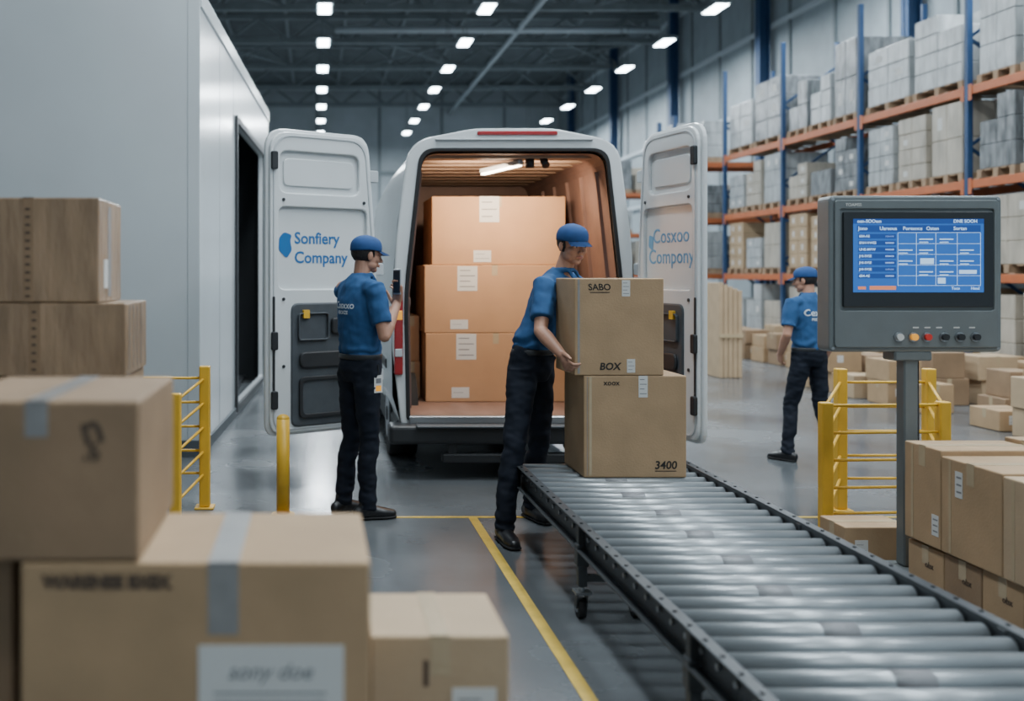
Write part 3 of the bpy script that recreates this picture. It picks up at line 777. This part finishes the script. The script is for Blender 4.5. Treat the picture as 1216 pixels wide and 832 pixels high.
    for i in range(15):
        a=math.radians(-58+116*i/14); row=[]
        for j in range(6):
            q=j/5; ci=math.cos(a); si=math.sin(a)
            xx=si*(.081+.002*q); yy=-.012+ci*.099+q*.070*(max(0,ci)**.7); zz=.033-.016*q-.010*si*si-.006*q*q
            row.append(br.verts.new((xx,yy,zz)))
        g.append(row)
    for a_,c_ in zip(g,g[1:]):
        for j in range(5): br.faces.new((a_[j],a_[j+1],c_[j+1],c_[j]))
    bmesh.ops.solidify(br,geom=br.faces[:],thickness=.003); hadd(br,M_cap)
    sh=[]; z=V((0,0,1))
    sh.append(tube_bm([Wa-z*.012*sc,Wa+z*.04*sc,Wa.lerp(Ch,.5),Ch,Ch.lerp(S,.6),S+z*.005*sc,S.lerp(N,.55)+z*.012*sc,N+z*.005*sc],
        [(.154*sc,.112*sc),(.162*sc,.119*sc),(.160*sc,.118*sc),(.174*sc,.122*sc),(.182*sc,.117*sc),(.163*sc,.095*sc),(.105*sc,.078*sc),(.066*sc,.066*sc)],side=Rs,seg=32,caps=False))
    for s in ('R','L'):
        a,e=J['sh'+s],J['el'+s]; k=a.lerp(e,.74)
        sh.append(tube_bm([a.lerp(S,.35),a,a.lerp(e,.35)],[.068*sc,.069*sc,.066*sc],seg=20)); sh.append(tube_bm([a,a.lerp(e,.35),k],[.067*sc,.065*sc,.065*sc],seg=20,caps=False))
    for q in (0,1):
        sh.append(tube_bm([N+z*(.012+.012*q)*sc+V((math.cos(t_)*.060,math.sin(t_)*.060,0))*sc+F*.004 for t_ in [2*math.pi*i/16 for i in range(17)]],[.009*sc]*17,seg=8))
    for q in (-1,1):
        sh.append(tube_bm([N+R*q*.035*sc+F*.062*sc+z*.01*sc,N+R*q*.045*sc+F*.088*sc-z*.035*sc],[.014*sc,.008*sc],seg=8))
    sb_=remesh(sh,.0075*sc,4); wrinkle(sb_,.008,12,.8,len(name))
    sb_.normal_update()
    for v in sb_.verts:
        q=(v.co.z-Wa.z)/(.20*sc)
        if -.3<q<1: v.co+=v.normal*.007*math.sin(v.co.z*70+noise.noise(v.co*8)*7)*(1-max(q,0))
        for s in ('R','L'):
            a=J['sh'+s]-z*.10*sc; dd=(v.co-a).length
            if dd<.16: v.co+=v.normal*.005*math.sin(dd*110+noise.noise(v.co*7)*5)*(1-dd/.16)
    bvh=BVHTree.FromBMesh(sb_); mb.add(sb_,M_shirt,smooth=True)
    if backtext:
        for tx,size,hz in backtext:
            o=Ch+z*hz*sc-F*.3
            m=frame((o.x,o.y,o.z),(R.x,R.y,0)); mb.text(tx,size*sc,M_white,m,bold=.001,shrink=(bvh,F),depth=0)
    tr=[tube_bm([P-z*.085*sc,P-z*.02*sc,P.lerp(Wa,.5),Wa],[(.130*sc,.098*sc),(.166*sc,.124*sc),(.165*sc,.122*sc),(.160*sc,.118*sc)],side=R,seg=28,caps=False)]
    for s,q in (('R',1),('L',-1)):
        h,k,a=J['hip'+s],J['kn'+s],J['an'+s]
        cb_=k.lerp(a,.35)-F*.012*sc
        tr.append(tube_bm([h+z*.05*sc,h,h.lerp(k,.45),k,cb_,k.lerp(a,.75),a-z*.028*sc],[.086*sc,.090*sc,.080*sc,.064*sc,.064*sc,.056*sc,.058*sc],seg=22,caps=False))
    tb=remesh(tr,.008*sc,4); wrinkle(tb,.010,9,1.6,3+len(name)); tb.normal_update()
    for v in tb.verts:
        for s in ('R','L'):
            a=J['an'+s]; q=(v.co-a).length
            if q<.2: v.co+=v.normal*.005*math.sin(v.co.z*100+noise.noise(v.co*9)*6)*(1-q/.2)
            a=J['kn'+s]; q=(v.co-a).length
            if q<.13: v.co+=v.normal*.004*math.sin(v.co.z*80+noise.noise(v.co*9)*6)*(1-q/.13)
    mb.add(tb,M_pants,smooth=True)
    ring=[]
    for i in range(33):
        a=2*math.pi*i/32; ring.append(Wa-z*.004+R*math.cos(a)*.163*sc+F*math.sin(a)*.121*sc)
    mb.tube(ring,[(.017*sc,.0045*sc)]*33,M_black,side=(0,0,1),seg=10)
    o=Wa+F*.128*sc; mb.box(-.02,.02,-.004,.006,-.016,.016,M_bolt,.002,mtx=Matrix.Translation(o)@F.to_track_quat('Y','Z').to_matrix().to_4x4())
    for s in ('R','L'):
        a=J['an'+s]; td=V(feet[s]).normalized(); tz=td.z; sd=td.cross(z).normalized(); upv=sd.cross(td)
        base=a-upv*.088*sc if abs(tz)>.05 else V((a.x,a.y,0))
        B=lambda f_,u_: base+td*f_*sc+upv*u_*sc
        p=[tube_bm([B(-.062,.045),B(-.02,.05),B(.05,.045),B(.11,.036),B(.165,.030)],[(.034*sc,.042*sc),(.038*sc,.05*sc),(.042*sc,.042*sc),(.046*sc,.034*sc),(.034*sc,.026*sc)],side=sd,seg=18),
           tube_bm([B(-.015,.06),B(-.008,.115)],[.044*sc,.042*sc],seg=16)]
        sbm=remesh(p,.006*sc,3)
        for v in sbm.verts:
            hgt=(v.co-base).dot(upv)
            if hgt<.006: v.co+=upv*(.006-hgt)
        mb.add(sbm,M_shoe,smooth=True)
        so=tube_bm([B(-.07,.012),B(-.02,.012),B(.06,.012),B(.12,.012),B(.178,.013)],[(.036*sc,.012*sc),(.040*sc,.012*sc),(.043*sc,.012*sc),(.050*sc,.012*sc),(.036*sc,.012*sc)],side=sd,seg=18)
        for v in so.verts:
            hgt=(v.co-base).dot(upv)
            if hgt<.0: v.co-=upv*hgt
        mb.add(so,M_rub,smooth=True)
    if extra: extra(mb)
    return mb.obj(name)

F1=V((.85,.53,0)).normalized(); R1=F1.cross(V((0,0,1)))
c1=V((.275,6.2,0))
J1=dict(pelvis=c1+V((.01,0,.95)),waist=c1+V((.01,0,1.03)),chest=c1+V((.0,0,1.29)),neck=c1+F1*.02+V((0,0,1.525)),head=c1+F1*.065+V((0,0,1.675)),
 shR=c1+R1*.178+V((0,0,1.455)),shL=c1-R1*.178+V((0,0,1.455)),
 elR=(.425,6.0,1.165),wrR=(.515,6.13,1.365),elL=(.37,6.42,1.19),wrL=(.52,6.33,1.33),
 hipR=c1+R1*.085+V((0,0,.90)),hipL=c1-R1*.085+V((0,0,.90)),
 knR=c1+R1*.09+F1*.02+V((0,0,.49)),knL=c1-R1*.09+F1*.01+V((0,0,.49)),
 anR=c1+R1*.095+F1*.0+V((0,0,.092)),anL=c1-R1*.11-F1*.05+V((0,0,.092)))
def ex1(mb):
    q=F1.to_track_quat('Y','Z').to_matrix().to_4x4()
    mb.box(-.038,.038,-.005,.005,-.08,.08,M_phone,.004,2,mtx=Matrix.Translation((.514,6.11,1.50))@q)
    mb.box(-.034,.034,-.0065,-.005,-.07,.07,M_black,0,mtx=Matrix.Translation((.514,6.11,1.50))@q)
    o=c1+R1*.172+F1*.03+V((0,0,.86))
    m=frame(tuple(o),tuple(F1)); mb.box(-.032,.032,-.055,.055,0,.003,M_label,.001,mtx=m); mb.box(-.02,.02,-.045,-.01,.003,.004,M_btn_o,mtx=m); mb.box(-.02,.02,.005,.035,.003,.004,M_markg,mtx=m)
    mb.box(-.006,.006,.05,.12,-.006,.003,M_black,mtx=m)
figure('warehouse_worker',J1,F1,dict(R=dict(d=(.12,.12,1),n=-F1,t=R1,curl=(.35,.5,.45),thumb=(.8,.45,.3)),L=dict(d=(.15,-.2,1),n=-F1,t=-R1,curl=(.4,.5,.5))),
 (.93,.34,-.12),1.0,[('Cosxxo',.062,.06),('PEOXZE',.03,.015)],dict(R=(.93,.2,0),L=(.75,.6,0)),extra=ex1)

F2=V((.755,-.655,0)).normalized(); R2=F2.cross(V((0,0,1)))
J2=dict(pelvis=(1.315,5.93,.99),waist=(1.34,5.935,1.08),chest=(1.435,5.955,1.325),neck=(1.515,5.94,1.555),head=(1.565,5.90,1.728),
 shR=(1.375,5.82,1.475),shL=(1.60,6.09,1.50),elR=(1.315,5.665,1.215),wrR=(1.392,5.465,1.09),
 elL=(1.82,5.99,1.27),wrL=(1.975,5.80,1.14),
 hipR=(1.25,5.86,.93),hipL=(1.385,5.985,.93),knR=(1.165,5.68,.52),knL=(1.405,6.08,.51),anR=(1.09,5.60,.094),anL=(1.37,6.13,.10))
figure('warehouse_worker',J2,F2,dict(R=dict(d=(.10,-.78,-.60),n=(1,0,0),t=(0,-.5,.85),curl=(.75,.75,.45),thumb=(.75,.5,-.05)),
  L=dict(d=(0,-.9,-.3),n=(-1,0,0),t=(0,-.3,.9),curl=(.15,.2,.2))),
 (.33,-.92,-.18),1.03,None,dict(R=(.15,-.98,0),L=(.35,-.9,0)))

F3=V((-.22,.97,0)).normalized(); R3=F3.cross(V((0,0,1))); c3=V((4.10,8.05,0)); s3=.9
J3=dict(pelvis=c3+V((0,0,.86)),waist=c3+V((0,0,.93)),chest=c3+V((0,0,1.165)),neck=c3+F3*.02+V((.01,0,1.37)),head=c3+F3*.05+V((.0,0,1.50)),
 shR=c3+R3*.162+V((0,0,1.305)),shL=c3-R3*.162+V((0,0,1.305)),
 elR=c3+R3*.235+F3*-.02+V((0,0,1.05)),wrR=c3+R3*.225+F3*.09+V((0,0,.83)),elL=c3-R3*.235-F3*.03+V((0,0,1.05)),wrL=c3-R3*.18+F3*.12+V((0,0,.88)),
 hipR=c3+R3*.078+V((0,0,.81)),hipL=c3-R3*.078+V((0,0,.81)),knR=c3+R3*.10-F3*.02+V((0,0,.44)),knL=c3-R3*.13+F3*.06+V((0,0,.44)),
 anR=c3+R3*.13-F3*.10+V((0,0,.083)),anL=c3-R3*.19+F3*.02+V((0,0,.083)))
figure('warehouse_worker',J3,F3,dict(R=dict(d=(0,.25,-1),n=-R3,t=F3,curl=(.3,.4,.3)),L=dict(d=(.2,.5,-.8),n=R3,t=F3,curl=(.4,.5,.4))),
 (-.72,.68,-.1),s3,[('Cexxze',.085,.07),('PEOZ.EE',.035,.01)],dict(R=(.15,.98,0),L=(-.55,.8,0)))

# ================================================================ LIGHT
l=D.lights.new('cargo_light','AREA'); l.shape='RECTANGLE'; l.size=1.0; l.size_y=.12; l.energy=32; l.color=(1,.77,.55)
o=D.objects.new('cargo_light',l); col.objects.link(o); o.location=(1.5,7.62,2.36); o.rotation_euler=(math.radians(42),0,0); o.parent=van; o.matrix_parent_inverse=Matrix.Translation(-van.location)
w=D.worlds.new('World'); scene.world=w; w.use_nodes=True
w.node_tree.nodes['Background'].inputs[0].default_value=(.5,.65,.8,1); w.node_tree.nodes['Background'].inputs[1].default_value=.3

# ================================================================ CAMERA
cam=D.cameras.new('camera'); co=D.objects.new('camera',cam); col.objects.link(co)
co.location=(0,0,1.55); co.rotation_euler=(math.radians(90),0,0)
cam.sensor_width=36; cam.lens=36*1150/1216; cam.shift_x=(608-375)/1216; cam.shift_y=-(416-325)/1216
cam.clip_end=200; cam.dof.use_dof=True; cam.dof.focus_distance=5.7; cam.dof.aperture_fstop=1.25
scene.camera=co
